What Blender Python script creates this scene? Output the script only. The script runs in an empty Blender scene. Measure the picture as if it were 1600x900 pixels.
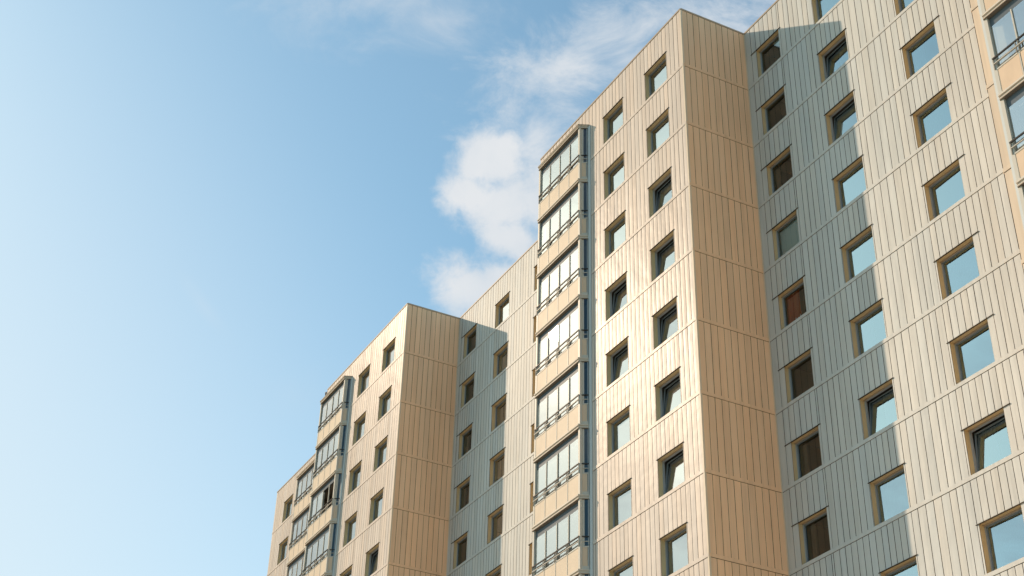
import bpy, math, random
from mathutils import Vector, Matrix
random.seed(7)
C = bpy.context.scene.collection
sc = bpy.context.scene
GZ = 40.5                      # height of the top row of window heads above the ground
H = 2.8                        # storey height

# ------------------------------------------------------------------ camera
cd = bpy.data.cameras.new("camera"); cam = bpy.data.objects.new("camera", cd); C.objects.link(cam)
yaw, pit, rol = 1.10839118, 0.604390743, 0.0354735503
F = Vector((-math.sin(yaw)*math.cos(pit), math.cos(yaw)*math.cos(pit), math.sin(pit)))
R_ = Vector((math.cos(yaw), math.sin(yaw), 0)); U_ = R_.cross(F)
R2 = math.cos(rol)*R_ + math.sin(rol)*U_; U2 = -math.sin(rol)*R_ + math.cos(rol)*U_
m = Matrix((R2, U2, -F)).transposed().to_4x4()
m.translation = Vector((35.4724, -28.3777, -38.9103 + GZ))
cam.matrix_world = m
cd.sensor_width = 36.0; cd.lens = 36.0*2347.94/1600
cd.shift_x = 18.224/1600; cd.shift_y = -105.146/1600
cd.clip_start = 0.1; cd.clip_end = 6000
sc.camera = cam

# ------------------------------------------------------------------ world, sun, exposure
SUN = Vector((-5.51, -3.0, 3.68)).normalized()
W = bpy.data.worlds.new("World"); sc.world = W; W.use_nodes = True
nt = W.node_tree; N = nt.nodes; L = nt.links; N.clear()
def nd(t, **kw):
    n = N.new(t)
    for k, v in kw.items(): setattr(n, k, v)
    return n
def mth(op, a, b=None, c=None, clamp=False):
    n = nd('ShaderNodeMath', operation=op); n.use_clamp = clamp
    for i, v in enumerate((a, b, c)):
        if v is None: continue
        if hasattr(v, 'links'): L.new(v, n.inputs[i])
        else: n.inputs[i].default_value = v
    return n.outputs[0]
def dot(vec, d):
    n = nd('ShaderNodeVectorMath', operation='DOT_PRODUCT'); L.new(vec, n.inputs[0]); n.inputs[1].default_value = d
    return n.outputs['Value']
sky = nd('ShaderNodeTexSky', sky_type='NISHITA', sun_disc=False)
sky.sun_elevation = math.asin(SUN.z); sky.sun_rotation = math.atan2(SUN.x, SUN.y)
sky.altitude = 0; sky.air_density = 1.0; sky.dust_density = 0.8; sky.ozone_density = 2.0
SKY_STRENGTH = 0.15
tc = nd('ShaderNodeTexCoord'); vdir = tc.outputs['Generated']
# a fixed tangent plane on the sky dome (world directions), in which the clouds are laid out
D0 = Vector((-0.754, 0.386, 0.531)).normalized()
E0 = D0.cross(Vector((0, 0, 1))).normalized(); G0 = E0.cross(D0)
def plane_uv(d): return (d.dot(E0)/d.dot(D0), d.dot(G0)/d.dot(D0))
wd = mth('MAXIMUM', dot(vdir, D0), 0.05)
su = mth('DIVIDE', dot(vdir, E0), wd); sv = mth('DIVIDE', dot(vdir, G0), wd)
front = mth('GREATER_THAN', dot(vdir, D0), 0.3)
def noise(vec, scale, detail=8, rough=0.55, dist=0.0, loc=(0, 0, 0), stretch=(1, 1, 1), rot=0.0):
    mp = nd('ShaderNodeMapping'); L.new(vec, mp.inputs[0]); mp.inputs['Location'].default_value = loc
    mp.inputs['Scale'].default_value = stretch; mp.inputs['Rotation'].default_value = (0, 0, rot)
    n = nd('ShaderNodeTexNoise'); L.new(mp.outputs[0], n.inputs['Vector'])
    n.inputs['Scale'].default_value = scale; n.inputs['Detail'].default_value = detail
    n.inputs['Roughness'].default_value = rough; n.inputs['Distortion'].default_value = dist
    return n.outputs['Fac']
cmb = nd('ShaderNodeCombineXYZ'); L.new(su, cmb.inputs[0]); L.new(sv, cmb.inputs[1]); suv = cmb.outputs[0]
PX = 1/2347.9
def blob(px, py, rx, ry, ang=0.0):
    """elliptical field around a point of the sky, 1 at its centre falling to 0 at its rim"""
    d = (F + R2*((px-800+18.2)*PX) + U2*(-(py-450+105.1)*PX)).normalized()
    u0, v0 = plane_uv(d)
    a, b = mth('SUBTRACT', su, u0), mth('SUBTRACT', sv, v0)
    ca, sa = math.cos(ang), math.sin(ang)
    x = mth('DIVIDE', mth('ADD', mth('MULTIPLY', a, ca), mth('MULTIPLY', b, sa)), rx*PX)
    y = mth('DIVIDE', mth('SUBTRACT', mth('MULTIPLY', b, ca), mth('MULTIPLY', a, sa)), ry*PX)
    r = mth('SQRT', mth('ADD', mth('MULTIPLY', x, x), mth('MULTIPLY', y, y)))
    return mth('SUBTRACT', 1.0, r)
def vmax(lst):
    o = lst[0]
    for q in lst[1:]: o = mth('SMOOTH_MAX', o, q, 0.35)
    return o
def sstep(v, a, b):
    n = nd('ShaderNodeMapRange', interpolation_type='SMOOTHSTEP'); L.new(v, n.inputs['Value'])
    n.inputs['From Min'].default_value = a; n.inputs['From Max'].default_value = b
    return n.outputs['Result']
n_big = noise(suv, 16, 9, 0.55, 0.3, loc=(3.1, 1.7, 0)); n_fine = noise(suv, 60, 6, 0.62, 0.2, loc=(0.3, 5, 0))
nn = mth('SUBTRACT', mth('ADD', mth('MULTIPLY', n_big, 0.6), mth('MULTIPLY', n_fine, 0.4)), 0.5)
puff = vmax([blob(768, 252, 84, 66), blob(728, 306, 58, 42), blob(790, 318, 88, 60, 0.3), blob(850, 310, 75, 90), blob(800, 375, 72, 48, -0.5),
             blob(728, 450, 84, 62, -0.3), blob(785, 440, 70, 50)])
puffd = sstep(mth('ADD', puff, mth('MULTIPLY', nn, 2.3)), -0.06, 0.62)
puff_fade = mth('SUBTRACT', 1.0, mth('MULTIPLY', sstep(sv, 0, -0.028), 0.30))
puffd = mth('MULTIPLY', mth('MULTIPLY', puffd, puff_fade), 0.96)
n_w = noise(suv, 15, 12, 0.66, 0.4, loc=(7.7, 2.2, 0), stretch=(1, 1.5, 1), rot=0.6)
wis = vmax([blob(880, 120, 190, 95, 0.6), blob(850, 220, 120, 80, 0.5), blob(980, 90, 120, 80), blob(1090, 30, 170, 70, 0.2), blob(960, 60, 230, 70, 0.3)])
wisd = sstep(mth('ADD', wis, mth('MULTIPLY', mth('SUBTRACT', n_w, 0.5), 3.2)), -0.15, 1.35)
wisd = mth('MULTIPLY', wisd, 0.85)
top = sstep(mth('ADD', vmax([blob(590, 0, 230, 80, 0.1), blob(690, 30, 120, 60)]), mth('MULTIPLY', mth('SUBTRACT', n_w, 0.5), 3.0)), -0.2, 1.8)
top = mth('MULTIPLY', top, 0.6)
faint = sstep(mth('ADD', vmax([blob(470, 620, 130, 70, 0.2), blob(320, 480, 90, 20, -0.9)]), mth('MULTIPLY', nn, 1.6)), 0.0, 1.6)
faint = mth('MULTIPLY', faint, 0.14)
local = mth('MULTIPLY', mth('MAXIMUM', mth('MAXIMUM', mth('MAXIMUM', puffd, wisd), top), faint), front)
# loose fair-weather cloud over the rest of the sky, away from the part above the roofs
n_all = noise(vdir, 6.5, 9, 0.6, 0.4, loc=(1.0, 4.2, 0.6), stretch=(1, 1, 2.2))
away = mth('SUBTRACT', 1.0, sstep(dot(vdir, D0), 0.80, 0.90))
alld = mth('MULTIPLY', mth('MULTIPLY', sstep(n_all, 0.49, 0.66), away), 0.40)
dens = mth('MAXIMUM', local, alld, clamp=True)
veil = mth('MULTIPLY', sstep(dot(vdir, (Vector((-0.97, -0.25, 0.05))).normalized()), 0.66, 1.0), 0.85)
# cloud brightness follows its own thickness noise
n_sh = noise(suv, 26, 6, 0.5, 0.2, loc=(9, 3, 0))
cr = nd('ShaderNodeValToRGB'); L.new(mth('ADD', mth('MULTIPLY', n_sh, 0.7), mth('MULTIPLY', sstep(sv, -0.075, 0.0), 0.3)), cr.inputs[0])
cr.color_ramp.elements[0].position = 0.25; cr.color_ramp.elements[0].color = (0.60, 0.68, 0.76, 1)
cr.color_ramp.elements[1].position = 0.75; cr.color_ramp.elements[1].color = (0.80, 0.82, 0.84, 1)
# slight teal cast of the air
tint = nd('ShaderNodeMix', data_type='RGBA', blend_type='MULTIPLY'); tint.inputs[0].default_value = 1.0
L.new(sky.outputs[0], tint.inputs[6]); tint.inputs[7].default_value = (0.89, 1.05, 0.90, 1)
bg = nd('ShaderNodeBackground'); L.new(tint.outputs[2], bg.inputs[0]); bg.inputs[1].default_value = SKY_STRENGTH
bc = nd('ShaderNodeBackground'); L.new(cr.outputs[0], bc.inputs[0]); bc.inputs[1].default_value = 0.76
mx = nd('ShaderNodeMixShader'); L.new(dens, mx.inputs[0]); L.new(bg.outputs[0], mx.inputs[1]); L.new(bc.outputs[0], mx.inputs[2])
out = nd('ShaderNodeOutputWorld'); bv = nd('ShaderNodeBackground'); bv.inputs[0].default_value = (0.82, 0.87, 0.90, 1); bv.inputs[1].default_value = 0.68
mv = nd('ShaderNodeMixShader'); L.new(veil, mv.inputs[0]); L.new(bg.outputs[0], mv.inputs[1]); L.new(bv.outputs[0], mv.inputs[2]); L.new(mv.outputs[0], mx.inputs[1])
L.new(mx.outputs[0], out.inputs[0])

sl = bpy.data.lights.new("sun", 'SUN'); sun = bpy.data.objects.new("sun", sl); C.objects.link(sun)
sl.energy = 4.1; sl.angle = math.radians(0.53); sl.color = (1.0, 0.765, 0.56)
sun.rotation_euler = (-SUN).to_track_quat('-Z', 'Y').to_euler(); sun.location = (-80, -60, 90)

sc.view_settings.view_transform = 'Standard'; sc.view_settings.look = 'None'
sc.view_settings.exposure = 0.40; sc.view_settings.gamma = 1.0
sc.cycles.max_bounces = 10; sc.cycles.diffuse_bounces = 5; sc.cycles.glossy_bounces = 5; sc.cycles.transparent_max_bounces = 16
sc.cycles.use_denoising = True
sc.cycles.sample_clamp_indirect = 4.0; sc.cycles.blur_glossy = 0.3

# ------------------------------------------------------------------ materials
def mat(name, col, rough=0.5, metal=0.0, spec=0.2, bump=None, var=None, tone=False, gw=0.012):
    """bump = (scale, stretch xyz, strength, distance); var = (scale, stretch, amount)"""
    M = bpy.data.materials.new(name); M.use_nodes = True; t = M.node_tree; b = t.nodes['Principled BSDF']
    b.inputs['Roughness'].default_value = rough; b.inputs['Metallic'].default_value = metal
    b.inputs['Specular IOR Level'].default_value = spec
    co = t.nodes.new('ShaderNodeTexCoord')
    def nz(scale, st, det=4):
        mp = t.nodes.new('ShaderNodeMapping'); mp.inputs['Scale'].default_value = st; t.links.new(co.outputs['Object'], mp.inputs[0])
        n = t.nodes.new('ShaderNodeTexNoise'); n.inputs['Scale'].default_value = scale; n.inputs['Detail'].default_value = det
        t.links.new(mp.outputs[0], n.inputs['Vector']); return n.outputs['Fac']
    def mul(a, fac):
        x = t.nodes.new('ShaderNodeMix'); x.data_type = 'RGBA'; x.blend_type = 'MULTIPLY'; x.inputs[0].default_value = 1.0
        if hasattr(a, 'links'): t.links.new(a, x.inputs[6])
        else: x.inputs[6].default_value = a
        t.links.new(fac, x.inputs[7]); return x.outputs[2]
    c = (*col, 1)
    def rng(v, lo, hi, a=0.3, b_=0.7):
        r = t.nodes.new('ShaderNodeMapRange'); t.links.new(v, r.inputs['Value']); r.inputs['From Min'].default_value = a; r.inputs['From Max'].default_value = b_
        r.inputs['To Min'].default_value = lo; r.inputs['To Max'].default_value = hi; return r.outputs['Result']
    if var:
        c = mul(c, rng(nz(var[0], var[1]), 1-var[2], 1+var[2]))
        c = mul(c, rng(nz(var[0]*9, (1, 1, 0.25), 6), 1-var[2]*0.5, 1+var[2]*0.5))
    if tone:
        st = nz(1.0, (7, 7, 0.35), 5); lo = nz(0.23, (1, 1, 1), 3)
        c = mul(c, rng(st, 1.03, 0.90, 0.45, 0.75)); c = mul(c, rng(lo, 0.97, 1.03, 0.3, 0.7))
        at = t.nodes.new('ShaderNodeAttribute'); at.attribute_name = 'tone'
        c = mul(c, at.outputs['Color'])
    if metal == 0:       # matt paint: a diffuse body under a weak satin sheen
        t.nodes.remove(b); b = t.nodes.new('ShaderNodeBsdfDiffuse'); gs = t.nodes.new('ShaderNodeBsdfGlossy'); gs.inputs['Roughness'].default_value = rough
        mm = t.nodes.new('ShaderNodeMixShader'); mm.inputs[0].default_value = gw
        t.links.new(b.outputs[0], mm.inputs[1]); t.links.new(gs.outputs[0], mm.inputs[2]); t.links.new(mm.outputs[0], t.nodes['Material Output'].inputs[0])
        cin = b.inputs['Color']
    else: gs = None; cin = b.inputs['Base Color']
    if hasattr(c, 'links'): t.links.new(c, cin)
    else: cin.default_value = c
    if bump:
        bp = t.nodes.new('ShaderNodeBump'); bp.inputs['Strength'].default_value = bump[2]; bp.inputs['Distance'].default_value = bump[3]
        t.links.new(nz(bump[0], bump[1], 2), bp.inputs['Height']); t.links.new(bp.outputs[0], b.inputs['Normal'])
        if gs: t.links.new(bp.outputs[0], gs.inputs['Normal'])
    return M
WR = (1.0, (2.0, 2.0, 1.3), 1.0, 0.015)
M_peach = mat('peach_painted_metal', (0.79, 0.555, 0.36), 0.5, bump=WR, var=(0.35, (1, 1, 0.5), 0.05), tone=True)
M_blush = mat('blush_painted_metal', (0.625, 0.548, 0.475), 0.31, gw=0.012, bump=WR, var=(0.35, (1, 1, 0.5), 0.05), tone=True)
M_warm = mat('warm_beige_painted_metal', (0.64, 0.53, 0.41), 0.4, var=(0.35, (1, 1, 0.5), 0.05), tone=True)
M_cream = mat('cream_painted_metal', (0.56, 0.56, 0.525), 0.42, gw=0.01, bump=WR, var=(0.35, (1, 1, 0.5), 0.05), tone=True)
M_gap = mat('joint_and_groove_shade', (0.05, 0.04, 0.032), 0.9)  # sealant and the shade in the panel joints, both put into one dark colour
M_trimp = mat('peach_trim', (0.66, 0.57, 0.44), 0.4, var=(0.8, (1, 1, 1), 0.05))
M_trimc = mat('cream_trim', (0.62, 0.58, 0.48), 0.4, var=(0.8, (1, 1, 1), 0.05))
M_reveal = mat('ochre_reveal', (0.66, 0.53, 0.31), 0.5, var=(1.5, (1, 1, 1), 0.08))
M_cope = mat('roof_coping_metal', (0.42, 0.34, 0.26), 0.4)
M_flash = mat('dark_flashing', (0.07, 0.055, 0.04), 0.5)
M_alu = mat('window_frame_aluminium', (0.36, 0.39, 0.41), 0.4, var=(2, (1, 1, 1), 0.05))
M_sash = mat('dark_sash', (0.13, 0.155, 0.175), 0.4)
M_wsash = mat('grey_sash', (0.20, 0.23, 0.25), 0.4)
M_white = mat('balcony_white_profile', (0.58, 0.55, 0.48), 0.35)
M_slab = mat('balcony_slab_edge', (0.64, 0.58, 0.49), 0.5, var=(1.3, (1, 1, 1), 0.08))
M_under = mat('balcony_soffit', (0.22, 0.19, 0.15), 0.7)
M_rail = mat('rail_metal', (0.27, 0.255, 0.22), 0.4)
M_panel = mat('balcony_peach_board', (0.70, 0.54, 0.39), 0.45, var=(1.2, (1, 1, 1), 0.05))
M_boardp = mat('balcony_pale_board', (0.68, 0.57, 0.44), 0.4, gw=0.008, var=(1.2, (1, 1, 1), 0.05))
M_profile = mat('pale_grey_profile', (0.56, 0.60, 0.60), 0.5)
M_raild = mat('dark_rail_and_gap_shade', (0.06, 0.055, 0.05), 0.4)
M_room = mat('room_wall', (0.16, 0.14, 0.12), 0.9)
M_roomd = mat('loggia_wall', (0.42, 0.36, 0.28), 0.8)
M_roof = mat('roof_felt', (0.12, 0.12, 0.12), 0.9)
M_red = mat('red_curtain_cloth', (0.60, 0.10, 0.03), 0.9)
M_brown = mat('brown_curtain_cloth', (0.20, 0.12, 0.07), 0.9)
M_blind = mat('white_blind_cloth', (0.72, 0.72, 0.70), 0.8)
M_china = mat('white_china', (0.8, 0.8, 0.8), 0.3)
def cloth(name, col):
    M = mat(name, col, 0.9); t = M.node_tree; b = [n for n in t.nodes if n.type == 'BSDF_DIFFUSE'][0]
    co = t.nodes.new('ShaderNodeTexCoord'); wv = t.nodes.new('ShaderNodeTexWave'); wv.inputs['Scale'].default_value = 3.0; wv.inputs['Distortion'].default_value = 3.0
    mp = t.nodes.new('ShaderNodeMapping'); mp.inputs['Scale'].default_value = (2.0, 0, 0.12); t.links.new(co.outputs['Object'], mp.inputs[0]); t.links.new(mp.outputs[0], wv.inputs[0])
    bp = t.nodes.new('ShaderNodeBump'); bp.inputs['Strength'].default_value = 1.0; bp.inputs['Distance'].default_value = 0.04
    t.links.new(wv.outputs['Fac'], bp.inputs['Height']); t.links.new(bp.outputs[0], b.inputs['Normal'])
    return M
M_net = cloth('net_curtain_cloth', (0.82, 0.83, 0.82))
def glassmat(name, ior, tint, wob, rough=0.0, refl=(0.68, 0.90, 1.0), glare=0.0):
    M = bpy.data.materials.new(name); M.use_nodes = True; t = M.node_tree; t.nodes.clear()
    o = t.nodes.new('ShaderNodeOutputMaterial'); mx = t.nodes.new('ShaderNodeMixShader'); fr = t.nodes.new('ShaderNodeFresnel'); fr.inputs[0].default_value = ior
    tr = t.nodes.new('ShaderNodeBsdfTransparent'); tr.inputs[0].default_value = (*tint, 1)
    gl = t.nodes.new('ShaderNodeBsdfGlossy'); gl.inputs['Roughness'].default_value = rough; gl.inputs['Color'].default_value = (*refl, 1)
    co = t.nodes.new('ShaderNodeTexCoord'); nz = t.nodes.new('ShaderNodeTexNoise'); nz.inputs['Scale'].default_value = 0.7; nz.inputs['Detail'].default_value = 1
    oi = t.nodes.new('ShaderNodeObjectInfo'); ad = t.nodes.new('ShaderNodeVectorMath'); ad.operation = 'ADD'
    t.links.new(co.outputs['Object'], ad.inputs[0]); t.links.new(oi.outputs['Location'], ad.inputs[1]); t.links.new(ad.outputs[0], nz.inputs['Vector'])
    bp = t.nodes.new('ShaderNodeBump'); bp.inputs['Strength'].default_value = 1.0; bp.inputs['Distance'].default_value = wob
    t.links.new(nz.outputs['Fac'], bp.inputs['Height']); t.links.new(bp.outputs[0], gl.inputs['Normal'])
    t.links.new(fr.outputs[0], mx.inputs[0]); t.links.new(tr.outputs[0], mx.inputs[1]); t.links.new(gl.outputs[0], mx.inputs[2]); 
    if glare:             # second rough gloss lobe, added to spread sun glare over the pane
        g2 = t.nodes.new('ShaderNodeBsdfGlossy'); g2.inputs['Roughness'].default_value = 0.34; m2 = t.nodes.new('ShaderNodeMixShader'); m2.inputs[0].default_value = glare
        t.links.new(mx.outputs[0], m2.inputs[1]); t.links.new(g2.outputs[0], m2.inputs[2]); t.links.new(m2.outputs[0], o.inputs[0])
    else: t.links.new(mx.outputs[0], o.inputs[0])
    return M
M_glass = glassmat('window_glass', 4.8, (0.90, 0.94, 0.96), 0.001, 0.0, (0.68, 0.90, 1.0))
M_glassd = glassmat('window_glass_clear', 2.0, (0.85, 0.90, 0.88), 0.001, 0.0, (0.75, 0.88, 0.95))
M_glassw = glassmat('window_glass_pale', 5.0, (0.85, 0.9, 0.9), 0.0015, 0.0, (0.90, 0.97, 1.0), 0.005)
M_sglass = glassmat('side_glass', 1.9, (0.55, 0.68, 0.74), 0.001, 0.0, (0.8, 0.95, 1.0))
M_bglass = glassmat('balcony_glass', 5.5, (0.80, 0.86, 0.88), 0.0015, 0.0, (0.97, 1.0, 1.0), 0.009)

# ------------------------------------------------------------------ mesh helpers
class MB:
    def __init__(s): s.v = []; s.f = []; s.m = []; s.t = []; s.mats = []
    def mi(s, M):
        if M not in s.mats: s.mats.append(M)
        return s.mats.index(M)
    def quad(s, p, M, tone=(1, 1, 1)):
        n = len(s.v); s.v += [tuple(x) for x in p]; s.f.append(tuple(range(n, n+len(p)))); s.m.append(s.mi(M)); s.t.append(tone)
    def box(s, a, b, M, tone=(1, 1, 1), T=None, skip=(), dz=None):
        x0, y0, z0 = a; x1, y1, z1 = b
        P = [(x0, y0, z0), (x1, y0, z0), (x1, y1, z0), (x0, y1, z0), (x0, y0, z1), (x1, y0, z1), (x1, y1, z1), (x0, y1, z1)]
        if T: P = [T(*p) for p in P]
        fs = dict(b=(0, 3, 2, 1), t=(4, 5, 6, 7), f=(0, 1, 5, 4), r=(1, 2, 6, 5), k=(2, 3, 7, 6), l=(3, 0, 4, 7))
        n = len(s.v); s.v += P
        for k, f in fs.items():
            if k in skip: continue
            s.f.append(tuple(n+i for i in f)); s.m.append(s.mi(M)); s.t.append(tone)
    def prism(s, poly, z0, z1, M, Mb=None):
        n = len(poly)
        for i in range(n):
            a, b = poly[i], poly[(i+1) % n]
            s.quad([(*a, z0), (*b, z0), (*b, z1), (*a, z1)], M)
        s.quad([(*p, z1) for p in poly], M); s.quad([(*p, z0) for p in reversed(poly)], Mb or M)
    def build(s, name, parent=None, loc=(0, 0, 0)):
        me = bpy.data.meshes.new(name); me.from_pydata(s.v, [], s.f); me.update()
        for M in s.mats: me.materials.append(M)
        me.polygons.foreach_set('material_index', s.m)
        at = me.attributes.new('tone', 'FLOAT_COLOR', 'CORNER'); buf = []
        for f, t in zip(s.f, s.t): buf += [*t, 1.0]*len(f)
        at.data.foreach_set('color', buf)
        o = bpy.data.objects.new(name, me); C.objects.link(o); o.location = loc
        if parent: o.parent = parent
        return o
def child_of(par, mesh_obj): mesh_obj.parent = par; return mesh_obj

# ------------------------------------------------------------------ ground
g = MB(); S = 3000
g.quad([(-S, -S, 0), (S, -S, 0), (S, S, 0), (-S, S, 0)], mat('lawn', (0.11, 0.12, 0.06), 0.95, var=(0.2, (1, 1, 1), 0.25)))
o = g.build('ground'); o['kind'] = 'structure'
g = MB()
g.quad([(-90, -45, 0.004), (90, -45, 0.004), (90, -3.6, 0.004), (-90, -3.6, 0.004)], mat('bounce_paving', (0.42, 0.39, 0.35), 0.9, var=(0.6, (1, 1, 1), 0.12)))  # unseen ground, made wide and pale to bounce sunlight onto the walls
o = g.build('bounce_pavement'); o['kind'] = 'structure'

# ------------------------------------------------------------------ the apartment building
bld = bpy.data.objects.new('apartment_building', None); C.objects.link(bld); bld.location = (0, 0, 0)
bld['label'] = 'tall staggered apartment block clad in cream and peach ribbed metal panels, rising against the sky'
bld['category'] = 'building'
ROOF = GZ + 1.41
def TF(y0):            # facade facing -y
    return lambda u, d, z: (u, y0 - d, z)
def TE(x0, s=1):       # end wall facing +x (s=1) or -x (s=-1)
    return lambda u, d, z: (x0 + s*d, u, z)

def tone_rand(kind, r):
    a = r.uniform(-0.05, 0.05); h = r.uniform(-0.025, 0.025)
    return (1+a+h, 1+a, 1+a-h)
def clad(name, T, u0, u1, grooves, openings, M, Mt, zlow=0.3, blank=None, bandM=None, tilt=0.0028, seed=1):
    """ribbed panels storey by storey; openings = list of (uL, uR, rows set, casingL, casingR); blank=(u0,u1) left open below the parapet"""
    r = random.Random(seed); b = MB()
    GAP = 0.016 if name == 'end_wall' else 0.023; DP = 0.014
    for k in range(0, 15):
        zt = GZ + (1.33 if k == 0 else 1.28 - H*k); zb = GZ - 1.38 - H*k
        zb = max(zb, zlow)
        if zt <= zb: continue
        gs = sorted(set([u0] + [x for x in grooves if u0+0.06 < x < u1-0.06] + [u1]))
        segs = []
        # blocks of this storey: above-head zone and beside-window zone
        ops = [o_ for o_ in openings if k in o_[2]]
        cuts = set(gs)
        for o_ in ops: cuts |= {o_[0]-o_[3], o_[1]+o_[4]}
        cl = sorted(cuts); cc = [cl[0]]
        for x in cl[1:]:
            if x-cc[-1] < 0.07 and x not in (u1,) and not any(abs(x-(o_[0]-o_[3])) < 1e-6 or abs(x-(o_[1]+o_[4])) < 1e-6 for o_ in ops): continue
            if x-cc[-1] < 0.07 and cc[-1] not in (u0,) and not any(abs(cc[-1]-(o_[0]-o_[3])) < 1e-6 or abs(cc[-1]-(o_[1]+o_[4])) < 1e-6 for o_ in ops): cc[-1] = x; continue
            cc.append(x)
        def panel(a, c, z0, z1):
            g_ = GAP/2; j = r.uniform(-0.002, 0.002)
            d0 = DP + r.uniform(-tilt, tilt)*0.5; d1 = DP + r.uniform(-tilt, tilt)*0.5; e0 = r.uniform(-tilt, tilt)*0.3
            a2, c2 = a+g_+j, c-g_+j; tn = tone_rand(M, r)
            um = (a2+c2)/2; dm = (d0+d1)/2 + 0.0025
            zz = [z0, z0+(z1-z0)*r.uniform(.35, .65), z1] if z1-z0 > 1.4 else [z0, z1]
            for i in range(len(zz)-1):
                za, zc = zz[i], zz[i+1]; ea = e0 if i else 0; ec = e0 if i == 0 and len(zz) == 3 else 0
                b.quad([T(a2, d0+ea, za), T(um, dm+ea, za), T(um, dm+ec, zc), T(a2, d0+ec, zc)], M, tn)
                b.quad([T(um, dm+ea, za), T(c2, d1+ea, za), T(c2, d1+ec, zc), T(um, dm+ec, zc)], M, tn)
                b.quad([T(a2, -0.001, za), T(a2, d0+ea, za), T(a2, d0+ec, zc), T(a2, -0.001, zc)], M_gap, tn)  # panel sides coloured dark to stand for groove shade
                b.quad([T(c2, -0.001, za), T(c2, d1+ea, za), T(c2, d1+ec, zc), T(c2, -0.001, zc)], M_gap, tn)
            b.quad([T(a2, -0.001, z0), T(c2, -0.001, z0), T(c2, d1, z0), T(a2, d0, z0)], M, tn)
            b.quad([T(a2, -0.001, z1), T(c2, -0.001, z1), T(c2, d1, z1), T(a2, d0, z1)], M, tn)
        for i in range(len(cc)-1):
            a, c = cc[i], cc[i+1]
            if c-a < 0.03: continue
            if blank and a >= blank[0]-0.05 and c <= blank[1]+0.05:
                if k == 0 : panel(a, c, GZ+0.47, zt)
                continue
            mid = (a+c)/2; inop = None
            for o_ in ops:
                if o_[0]-o_[3]-1e-6 < mid < o_[1]+o_[4]+1e-6: inop = o_
            if inop: panel(a, c, GZ - H*k + 0.014, zt)
            else: panel(a, c, zb+0.003, zt-0.003)
        for o_ in ops:       # flat casings beside the opening
            zz0, zz1 = GZ-1.38-H*k, GZ-H*k
            if o_[3] > 0.02: b.box((o_[0]-o_[3]+0.008, -0.001, zz0+0.004), (o_[0], 0.016, zz1-0.004), M, T=T, tone=(1, 1, 1))
            if o_[4] > 0.02: b.box((o_[1], -0.001, zz0+0.004), (o_[1]+o_[4]-0.008, 0.016, zz1-0.004), M, T=T, tone=(1, 1, 1))
            b.box((o_[0]-o_[3]-0.03, 0.0, zz1-0.006), (o_[1]+o_[4]+0.03, 0.045, zz1+0.010), M_flash, T=T)
        # storey band
        if GZ-1.52-H*k > zlow:
            spans = [(u0, u1)] if not blank else [s_ for s_ in ((u0, blank[0]), (blank[1], u1)) if s_[1]-s_[0] > 0.02]
            for s0, s1 in spans:
                b.box((s0, -0.001, GZ-1.505-H*k), (s1, 0.030, GZ-1.385-H*k), M if bandM is None else bandM, T=T)
                b.box((s0, -0.001, GZ-1.520-H*k), (s1, 0.012, GZ-1.506-H*k), M_flash, T=T)
    # backing wall behind the panels, with holes
    us = sorted({u0, u1} | {x for o_ in openings for x in (o_[0], o_[1])} | (set(blank) if blank else set()))
    zs = {zlow-0.3, ROOF-0.03}
    for k in range(15):
        if any(k in o_[2] for o_ in openings): zs |= {GZ-H*k, GZ-1.38-H*k}
    if blank: zs.add(GZ+0.46)
    zs = sorted(zs)
    for i in range(len(us)-1):
        for j in range(len(zs)-1):
            um, zm = (us[i]+us[i+1])/2, (zs[j]+zs[j+1])/2
            hole = any(o_[0] < um < o_[1] and any(GZ-1.38-H*k < zm < GZ-H*k for k in o_[2]) for o_ in openings)
            if blank and blank[0] < um < blank[1] and zm < GZ+0.46: hole = True
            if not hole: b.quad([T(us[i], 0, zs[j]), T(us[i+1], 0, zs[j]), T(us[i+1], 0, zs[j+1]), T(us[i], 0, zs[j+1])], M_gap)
    # coping
    b.box((u0-0.0, -0.03, ROOF-0.075), (u1+0.0, 0.035, ROOF), M_cope, T=T)
    return b.build(name, bld)

def rangef(a, b, n): return [a+(b-a)*i/n for i in range(n+1)]
P0 = 25.41
Y1 = -3.0
# window columns: (left, width, rows, depth)
cA = (0.32, 1.42, range(0, 10)); cB = (3.80, 1.52, range(0, 10)); cC = (7.85, 1.55, range(1, 10))
gF0 = rangef(-0.36, 0.32, 2) + rangef(0.32, 1.74, 5) + rangef(1.86, 3.76, 7) + rangef(3.80, 5.32, 6) + rangef(5.32, 6.95, 5) + rangef(7.22, 13.4, 23)
clad('recessed_wall', TF(0.0), -0.335, 13.55, gF0,
     [(0.32, 1.74, set(cA[2]), 0.30, 0.10), (3.80, 5.32, set(cB[2]), 0.03, 0.05), (7.85, 9.40, set(cC[2]), 0.07, 0.24)], M_cream, M_trimc, seed=11)
gF1 = rangef(-11.6, -11.0, 2) + rangef(-11.0, -6.24, 17) + rangef(-6.24, -4.69, 6) + rangef(-4.69, -3.02, 6) + rangef(-3.02, -1.47, 6) + rangef(-1.47, -0.36, 4)
clad('projecting_wall', TF(Y1), -11.6, -0.36, gF1,
     [(-6.20, -4.70, set(range(0, 9)), 0.03, 0.03), (-3.0, -1.48, set(range(0, 9)), 0.03, 0.03)], M_blush, M_trimp, blank=(-11.0, -7.42), seed=12)
gE = rangef(-3.0, 0.0, 11)
clad('end_wall', TE(-0.36), -3.0+0.001, 0.0, gE, [], M_peach, M_trimp, seed=13, tilt=0.0015)
gF2 = rangef(-25.77, -25.1, 2) + rangef(-25.1, -23.6, 6) + rangef(-23.6, -21.63, 7) + rangef(-21.63, -20.16, 6) + rangef(-20.1, -11.6, 31)
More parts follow.
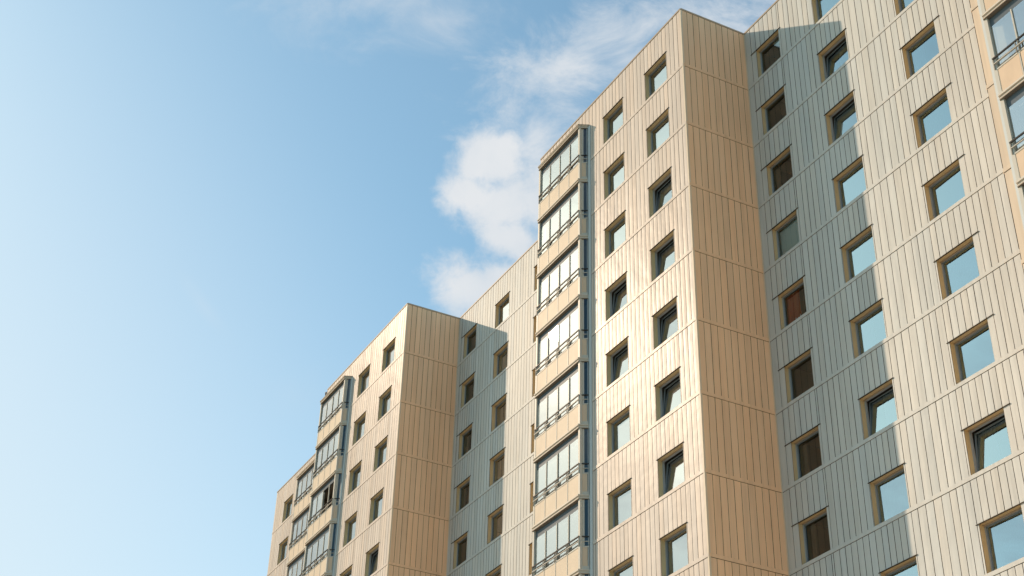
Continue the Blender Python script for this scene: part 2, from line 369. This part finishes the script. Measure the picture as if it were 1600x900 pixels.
clad('recessed_wall', TF(0.0), -25.745, -11.6, gF2,
     [(-25.1, -23.7, set(range(0, 7)), 0.25, 0.08), (-21.60, -20.15, set(range(0, 7)), 0.03, 0.05), (-17.58, -16.03, set(range(0, 7)), 0.04, 0.05)], M_cream, M_trimc, seed=14)
gF3 = [x-P0 for x in gF1]
clad('projecting_wall', TF(Y1), -11.6-P0+0.4, -0.36-P0, gF3,
     [(-31.80, -30.30, set(range(0, 7)), 0.03, 0.03), (-28.55, -27.05, set(range(0, 7)), 0.03, 0.03)], M_blush, M_trimp, blank=(-36.41, -32.83), seed=15)
clad('end_wall', TE(-0.36-P0), -3.0+0.001, 0.0, gE, [], M_peach, M_trimp, seed=16, tilt=0.003)
Y4 = -0.5; X4 = -51.3
gF4 = rangef(X4, -46.5, 17) + rangef(-46.5, -37, 33)
clad('far_wall', TF(Y4), X4, -37.0, gF4, [(-49.55, -48.05, set(range(0, 7)), 0.03, 0.03)], M_blush, M_trimp, blank=(-46.6, -43.0), seed=17)
clad('end_wall', TE(X4, -1), Y4, 10.0, rangef(Y4, 10, 38), [], M_peach, M_trimp, seed=18)
clad('projecting_wall', TF(Y1), 13.57, 25.05, [], [], M_warm, M_trimp, blank=(14.2, 17.9), seed=19)
for x0, y1 in ((-11.6, 0.0), (-37.0, Y4), (13.57, 0.0)):
    clad('return_wall', TE(x0-0.001, -1), Y1+0.001, y1, rangef(Y1, y1, 10), [], M_peach, M_trimp, seed=20)
# corner edge profiles
for x, y in ((-0.36, -3.0), (-0.36-P0, -3.0)):
    b = MB(); b.box((-0.045, -0.026, 0), (0.026, 0.045, ROOF-0.38), M_trimp); b.build('corner_profile', bld, (x, y, 0.3))
for x in (-0.345, -0.345-P0):
    b = MB(); b.box((-0.01, -0.05, 0), (0.03, -0.021, ROOF-0.38), M_trimp); b.build('corner_profile', bld, (x, 0, 0.3))
# roofs, back wall, plinth
b = MB(); zr = ROOF-0.05
def slab(x0, x1, y0, y1): b.box((x0, y0, zr-0.3), (x1, y1, zr), M_roof)
slab(X4+.02, -37.0, Y4+.02, 12); slab(-37.0, -0.36-P0-.02, Y1+.02, 12); slab(-0.36-P0-.02, -11.6, .02, 12)
slab(-11.6, -.38, Y1+.02, 12); slab(-.38, 13.57, .02, 12); slab(13.57, 25.0, Y1+.02, 12)
b.build('roof', bld)
b = MB()
b.box((X4+.05, 12, 0), (25, 12.2, ROOF-.06), M_cream); b.box((25.0, Y1+.02, 0), (25.05, 12, ROOF-.06), M_peach)
for x0, x1, y in ((X4, -37, Y4), (-37, -.36-P0, Y1), (-.36-P0, -11.6, 0), (-11.6, -.36, Y1), (-.36, 13.57, 0), (13.57, 25.05, Y1)):
    b.box((x0, y-0.05, -0.1), (x1, y+0.2, 0.32), mat('concrete_plinth', (0.3, 0.29, 0.27), 0.9) if x0 == X4 else bpy.data.materials['concrete_plinth'])
b.build('rear_wall', bld)

# ------------------------------------------------------------------ windows
WH = 1.38
def make_window(x, z, y, w, kind, dep=0.165, sub=True, tilt=False):
    """x,z: lower left of the opening on the wall plane y; local y runs into the wall"""
    D = dep; f = MB(); e = 0.042
    # ochre reveal lining
    f.quad([(0, -0.018, 0), (0, D, 0), (0, D, WH), (0, -0.018, WH)], M_reveal)
    f.quad([(w, -0.018, 0), (w, D, 0), (w, D, WH), (w, -0.018, WH)], M_reveal)
    f.quad([(0, -0.018, WH), (w, -0.018, WH), (w, D, WH), (0, D, WH)], M_reveal)
    f.quad([(0, -0.02, 0.0), (w, -0.02, 0.0), (w, D, 0.03), (0, D, 0.03)], M_alu)
    # small vent piece under the head
    f.box((0.0, D-0.035, WH-0.03), (w, D-0.001, WH-0.001), M_cope)
    # fixed frame
    for a_, c_ in (((0, D, 0.0), (e, D+.07, WH)), ((w-e, D, 0.0), (w, D+.07, WH)), ((e, D, WH-e), (w-e, D+.07, WH)), ((e, D, 0.0), (w-e, D+.07, e))):
        f.box(a_, c_, M_alu)
    # inner walls of the opening
    o = f.build('window', bld, (x, y, z))
    if tilt: o['label'] = 'window tilted open inwards at the top'
    s = MB(); t_ = 0.038; hh = WH-2*e-0.01; ww = w-2*e-0.01
    for a_, c_ in (((0, 0, 0), (t_, .06, hh)), ((ww-t_, 0, 0), (ww, .06, hh)), ((t_, 0, hh-t_), (ww-t_, .06, hh)), ((t_, 0, 0), (ww-t_, .06, t_))):
        s.box(a_, c_, M_wsash)
    sash = s.build('sash', o, (e+.005, D+.02, e+.005))
    j1, j2 = random.uniform(-.012, .012), random.uniform(-.010, .010)
    p = MB(); p.quad([(e+.005+t_, D+.036+j1, e+.005+t_), (w-e-.005-t_, D+.036-j1, e+.005+t_), (w-e-.005-t_, D+.036-j1+j2, WH-e-.005-t_), (e+.005+t_, D+.036+j1+j2, WH-e-.005-t_)], M_glassd if dep < 0.16 else (M_glass if y > -0.2 and x > -15 else M_glassw))
    pane = p.build('pane', o)
    if tilt:
        A = math.radians(-tilt); rot = Matrix.Rotation(A, 4, 'X')
        sash.rotation_euler.x = A
        base = Vector((0, D+.02, e+.005))
        for v in pane.data.vertices: v.co = base + (rot @ (Vector(v.co)-base))
    # room
    rm = MB(); x0, x1, y0, y1, z0, z1 = -0.10, w+0.10, D+.075, 2.6, -0.25, WH+0.15
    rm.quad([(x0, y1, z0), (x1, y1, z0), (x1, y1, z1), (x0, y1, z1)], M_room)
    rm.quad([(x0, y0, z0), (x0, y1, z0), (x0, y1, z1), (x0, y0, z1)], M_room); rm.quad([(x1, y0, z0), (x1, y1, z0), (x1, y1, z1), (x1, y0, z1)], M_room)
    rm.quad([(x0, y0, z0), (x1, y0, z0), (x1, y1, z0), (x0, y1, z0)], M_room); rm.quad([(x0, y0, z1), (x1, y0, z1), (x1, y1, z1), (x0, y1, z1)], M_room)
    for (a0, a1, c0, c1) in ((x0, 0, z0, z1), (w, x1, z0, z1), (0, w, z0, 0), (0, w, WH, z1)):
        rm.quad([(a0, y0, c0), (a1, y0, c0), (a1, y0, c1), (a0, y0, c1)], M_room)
    rm.build('room', o)
    cy = D + (0.30 if tilt else 0.12)
    def curt(a, c, M, z0=0.0, z1=WH, amp=0.02):
        cm = MB(); n = max(4, int((c-a)/0.05)); ph = random.uniform(0, 6)
        xs = [a+(c-a)*i/n for i in range(n+1)]
        ys = [cy + amp*math.sin(ph+i*1.3)+random.uniform(-.006, .006) for i in range(n+1)]
        for i in range(n): cm.quad([(xs[i], ys[i], z0), (xs[i+1], ys[i+1], z0), (xs[i+1], ys[i+1], z1), (xs[i], ys[i], z1)], M)
        cm.build('curtain', o)
    if kind == 'net': curt(0.02, w-0.02, M_net)
    elif kind == 'part': curt(0.02, w*0.45, M_net); curt(w*0.8, w-0.02, M_net)
    elif kind == 'right': curt(w*0.35, w-0.02, M_net)
    elif kind == 'red': curt(0.02, w*0.55, M_red)
    elif kind == 'brown': curt(0.02, w*0.3, M_brown); curt(w*.75, w-.02, M_brown)
    elif kind == 'blind':
        cm = MB(); cm.box((0.03, cy, WH*0.42), (w-0.03, cy+0.004, WH), M_blind); cm.box((0.03, cy-.008, WH*0.42-.02), (w-0.03, cy+0.01, WH*0.42), M_blind); cm.build('blind', o)
    elif kind == 'full': 
        cm = MB(); cm.box((0.03, cy, 0.05), (w-0.03, cy+0.004, WH), M_blind); cm.build('blind', o)
    elif kind == 'corner':
        cm = MB(); cm.quad([(w*.45, cy, WH), (w-.03, cy, WH), (w-.03, cy, WH*0.42)], M_blind); cm.build('blind', o)
    return o
def column(x, w, y, kinds, tilts=(), dep=0.165, first=0):
    for k, kd in enumerate(kinds):
        k += first
        make_window(x, GZ-WH-H*k, y, w, kd, dep, tilt=6 if k in tilts else False)
column(cA[0], cA[1], 0.0, ['corner', 'none', 'brown', 'full', 'red', 'none', 'brown', 'brown', 'none', 'net'], dep=0.15)
column(cB[0], cB[1], 0.0, ['net', 'right', 'full', 'net', 'net', 'part', 'right', 'net', 'net', 'none'], tilts=(1, 2, 6))
column(cC[0], cC[1], 0.0, ['none', 'part', 'net', 'none', 'net', 'none', 'part', 'net', 'net'], tilts=(7,), first=1)
column(-6.20, 1.50, Y1, ['net', 'net', 'full', 'none', 'part', 'full', 'net', 'net', 'none'], tilts=(3, 4))
column(-3.0, 1.52, Y1, ['net', 'net', 'full', 'part', 'part', 'net', 'full', 'net', 'none'], tilts=(2, 3, 4, 5, 6))
column(-25.1, 1.40, 0.0, ['none', 'none', 'brown', 'brown', 'none', 'none', 'none'], dep=0.15)
column(-21.60, 1.45, 0.0, ['full', 'net', 'none', 'brown', 'none', 'net', 'none'])
column(-17.58, 1.55, 0.0, ['none']*7)
column(-31.80, 1.50, Y1, ['net', 'net', 'full', 'net', 'none', 'none', 'net'])
column(-28.55, 1.50, Y1, ['net', 'full', 'net', 'net', 'part', 'none', 'none'], tilts=(4,))
column(-49.55, 1.50, Y4, ['full', 'net', 'net', 'none', 'net', 'none', 'net'])

# ------------------------------------------------------------------ balconies
def make_balcony(x0, y0, k, width=3.42, n=4, open_from=None, top=False, lit=True):
    """x0: left end of the glazing on wall plane y0; one storey deep loggia with a glazed front"""
    z = GZ - H*k
    M_bd = M_panel if x0 > 0 else M_boardp
    XL, XR = 0.0, width; FY = -0.35; ch = 0.20      # chamfered sides
    s = MB()
    # slab above this balcony (cornice) and its moulded edge
    def ring(ex, z0, z1, M, Mb=None):
        poly = [(XL-ch-ex*.6, -0.001), (XL-ex*.5, FY-ex), (XR+ex*.5, FY-ex), (XR+ch+ex*.6, -0.001), (XR+ch+ex*.6, 0.12), (XL-ch-ex*.6, 0.12)]
        s.prism(poly, z0, z1, M, Mb)
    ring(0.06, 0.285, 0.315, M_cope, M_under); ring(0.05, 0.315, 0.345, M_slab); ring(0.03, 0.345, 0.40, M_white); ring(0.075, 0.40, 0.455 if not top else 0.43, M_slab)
    if top: ring(0.09, 0.43, 0.47, M_cope)
    # floor slab inside and ceiling
    s.box((XL-ch+.02, 0.121, 0.29), (XR+ch-.02, 1.5, 0.45), M_roomd)
    # loggia back and side walls
    s.box((XL-ch, 1.5, -2.36), (XR+ch, 1.56, 0.29), M_roomd); s.box((XL-ch, 0.02, -2.36), (XL-ch+.06, 1.5, 0.29), M_roomd); s.box((XR+ch-.06, 0.02, -2.36), (XR+ch, 1.5, 0.29), M_roomd)
    s.box((XL+.6, 1.46, -2.3), (XL+1.5, 1.499, -0.15), M_sash); s.box((XL+1.8, 1.46, -1.5), (XR-.2, 1.499, -0.15), M_sash)
    # glazing header (dark rail under the slab) and corner posts
    hd = 0.27
    s.box((XL, FY+.07, -0.02), (XR, FY+.12, 0.285), M_sash)
    for px in (XL, XR): s.box((px-.06, FY-.01, -2.36), (px+.06, FY+.09, 0.285), M_white)
    for sx, sg in ((XL, -1), (XR, 1)):                      # wall posts at the sides
        s.box((sx+sg*ch-.03 if sg > 0 else sx-ch-.03, -.06, -2.36), (sx+sg*ch+.03, 0.02, 0.285), M_alu)
    o = s.build('balcony', bld, (x0, y0, z))
    # parapet boards
    pw = width/n
    for i in range(n):
        p = MB(); p.box((i*pw+.035, FY, -2.28), ((i+1)*pw-.035, FY+.03, -1.53), M_bd); p.build('parapet_board', o)
    p = MB()
    for i in range(n+1):
        if 0 < i < n: p.box((i*pw-.020, FY-.010, -2.28), (i*pw+.020, FY+.05, -1.53), M_white)
    p.box((.05, FY+.032, -2.29), (XR-.05, FY+.045, -1.52), M_raild)  # dark plate behind the boards, standing in for their shadow gaps
    p.box((.045, FY-.012, -2.36), (XR-.045, FY+.04, -2.285), M_white); p.box((.045, FY-.012, -1.53), (XR-.045, FY+.04, -1.485), M_white)
    # side frames of the parapet
    for sx, sg in ((XL, -1), (XR, 1)):
        a = Vector((sx, FY+.02)); c = Vector((sx+sg*(ch-.02), -.05))
        def q(t0, t1, z0, z1, M, off=0.0):
            nrm = Vector(((c-a).y*sg, -(c-a).x*sg)).normalized()*off
            P = [a.lerp(c, t0)+nrm, a.lerp(c, t1)+nrm]; 
            p.quad([(*P[0], z0), (*P[1], z0), (*P[1], z1), (*P[0], z1)], M)
        q(.1, 1, -2.30, -1.50, M_panel); q(.1, 1, -2.36, -2.22, M_white, .012); q(.1, 1, -1.53, -1.48, M_white, .012)
    p.build('parapet_frame', o)
    # railing: two rails and short double posts
    rl = MB(); RY = FY-.025
    for zz, th in ((-1.13, .045), (-1.31, .024)):
        MR = M_raild if th > .03 else M_white
        rl.box((XL-.02, RY-.02, zz-th/2), (XR+.02, RY+.02, zz+th/2), MR)
        for sx, sg in ((XL, -1), (XR, 1)):
            a = Vector((sx, RY)); c = Vector((sx+sg*ch, -.03)); nv = Vector((.016*1, .010*sg))
            for dd in (1,):
                A_, B_, C_, D_ = a-nv, c-nv, c+nv, a+nv
                for zq0, zq1 in ((zz-th/2, zz+th/2),):
                    rl.prism([tuple(A_), tuple(B_), tuple(C_), tuple(D_)], zq0, zq1, MR)
    for i in range(n+1):
        for dx in ((-.045, .045) if 0 < i < n else (0,)):
            rl.box((i*pw+dx-.014, RY-.012, -1.50), (i*pw+dx+.014, RY+.014, -1.12), M_rail)
    rl.build('railing', o)
    # glass
    gw = width/n; gy = FY+.06
    for i in range(n):
        if open_from is not None and i >= open_from: continue
        g_ = MB(); j = random.uniform(-.006, .006)
        g_.quad([(i*gw+.02, gy+j, -2.30), ((i+1)*gw-.02, gy-j*.6, -2.30), ((i+1)*gw-.02, gy-j*.6, -0.02), (i*gw+.02, gy+j, -0.02)], M_bglass)
        g_.build('glass_pane', o)
    for i in range(n):
        rr = random.random()
        if open_from is not None and i >= open_from: continue
        if rr < 0.7:
            cm = MB(); zc = random.choice((-2.2, -2.2, -1.2)); cm.box((i*gw+.03, gy+.09, zc), ((i+1)*gw-.03, gy+.094, -0.03), M_blind if rr < .3 else M_net); cm.build('blind', o)
    mu = MB()
    for i in range(1, n):
        mu.box((i*gw-.022, gy-.03, -2.30), (i*gw+.022, gy+.02, -0.0), M_white)
    mu.build('glazing_bar', o)
    for sx, sg in ((XL, -1), (XR, 1)):
        g_ = MB(); a = Vector((sx+sg*.03, FY+.09)); c = Vector((sx+sg*(ch-.03), -.07)); mid_ = a.lerp(c, .38)
        fr_ = MB(); fr_.quad([(*a, -2.3), (*mid_, -2.3), (*mid_, .28), (*a, .28)], M_white); fr_.quad([(*a.lerp(c, .93), -2.3), (*c, -2.3), (*c, .28), (*a.lerp(c, .93), .28)], M_profile); fr_.build('side_post', o); a = mid_; c = a.lerp(c, .9)
        g_.quad([(*a, -2.3), (*c, -2.3), (*c, .28), (*a, .28)], M_sglass); g_.build('glass_pane', o)
    return o
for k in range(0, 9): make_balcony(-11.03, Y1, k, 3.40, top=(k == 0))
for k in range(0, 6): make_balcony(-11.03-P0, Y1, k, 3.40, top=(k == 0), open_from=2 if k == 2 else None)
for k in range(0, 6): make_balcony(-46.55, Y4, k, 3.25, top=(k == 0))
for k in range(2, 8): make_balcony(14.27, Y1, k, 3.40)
# flat pale strips on the wall beside the balconies
for x, y in ((-11.03+3.40+.30, Y1), (-11.03-P0+3.40+.30, Y1), (-46.55+3.25+.30, Y4), (14.27-.30, Y1)):
    b = MB(); b.box((-.10, -.06, 0), (.10, -.021, GZ), M_profile); b.build('wall_profile', bld, (x, y, 0.3))

# ------------------------------------------------------------------ things standing on the window sills
def lathe(b, prof, cx, cy, M, n=14):
    for i in range(n):
        a, c = 2*math.pi*i/n, 2*math.pi*(i+1)/n
        for (r0, z0), (r1, z1) in zip(prof, prof[1:]):
            b.quad([(cx+r0*math.cos(a), cy+r0*math.sin(a), z0), (cx+r0*math.cos(c), cy+r0*math.sin(c), z0), (cx+r1*math.cos(c), cy+r1*math.sin(c), z1), (cx+r1*math.cos(a), cy+r1*math.sin(a), z1)], M)
b = MB(); b.box((-.2, -.01, 0), (.2, .07, .02), M_china)
ZS = GZ-1.38
lathe(b, [(0.0, 0), (.13, 0.0), (.14, .03), (.11, .12), (.06, .22), (.02, .30), (0, .31)], 0, .12, M_china)
o = b.build('ornament', None, (8.50, 0.24, ZS-H*8+0.02)); o['label'] = 'white cone shaped china ornament on the sill behind the bottom right window'; o['category'] = 'ornament'
cz = ZS-H*4+0.05
for i, (x, h, lab) in enumerate(((0.88, .24, 'leftmost of three small pale candles behind the window with the red curtain'), (1.00, .20, 'middle and shortest of three small pale candles behind the window with the red curtain'), (1.12, .26, 'rightmost of three small pale candles behind the window with the red curtain'))):
    b = MB(); lathe(b, [(0, 0), (.030, 0), (.030, .01), (.014, .02), (.014, h-.02), (.012, h), (0, h)], 0, 0, M_china, 10)
    o = b.build('candle', None, (x, 0.225, cz)); o['label'] = lab; o['category'] = 'candle'; o['group'] = 'candles on the window sill'
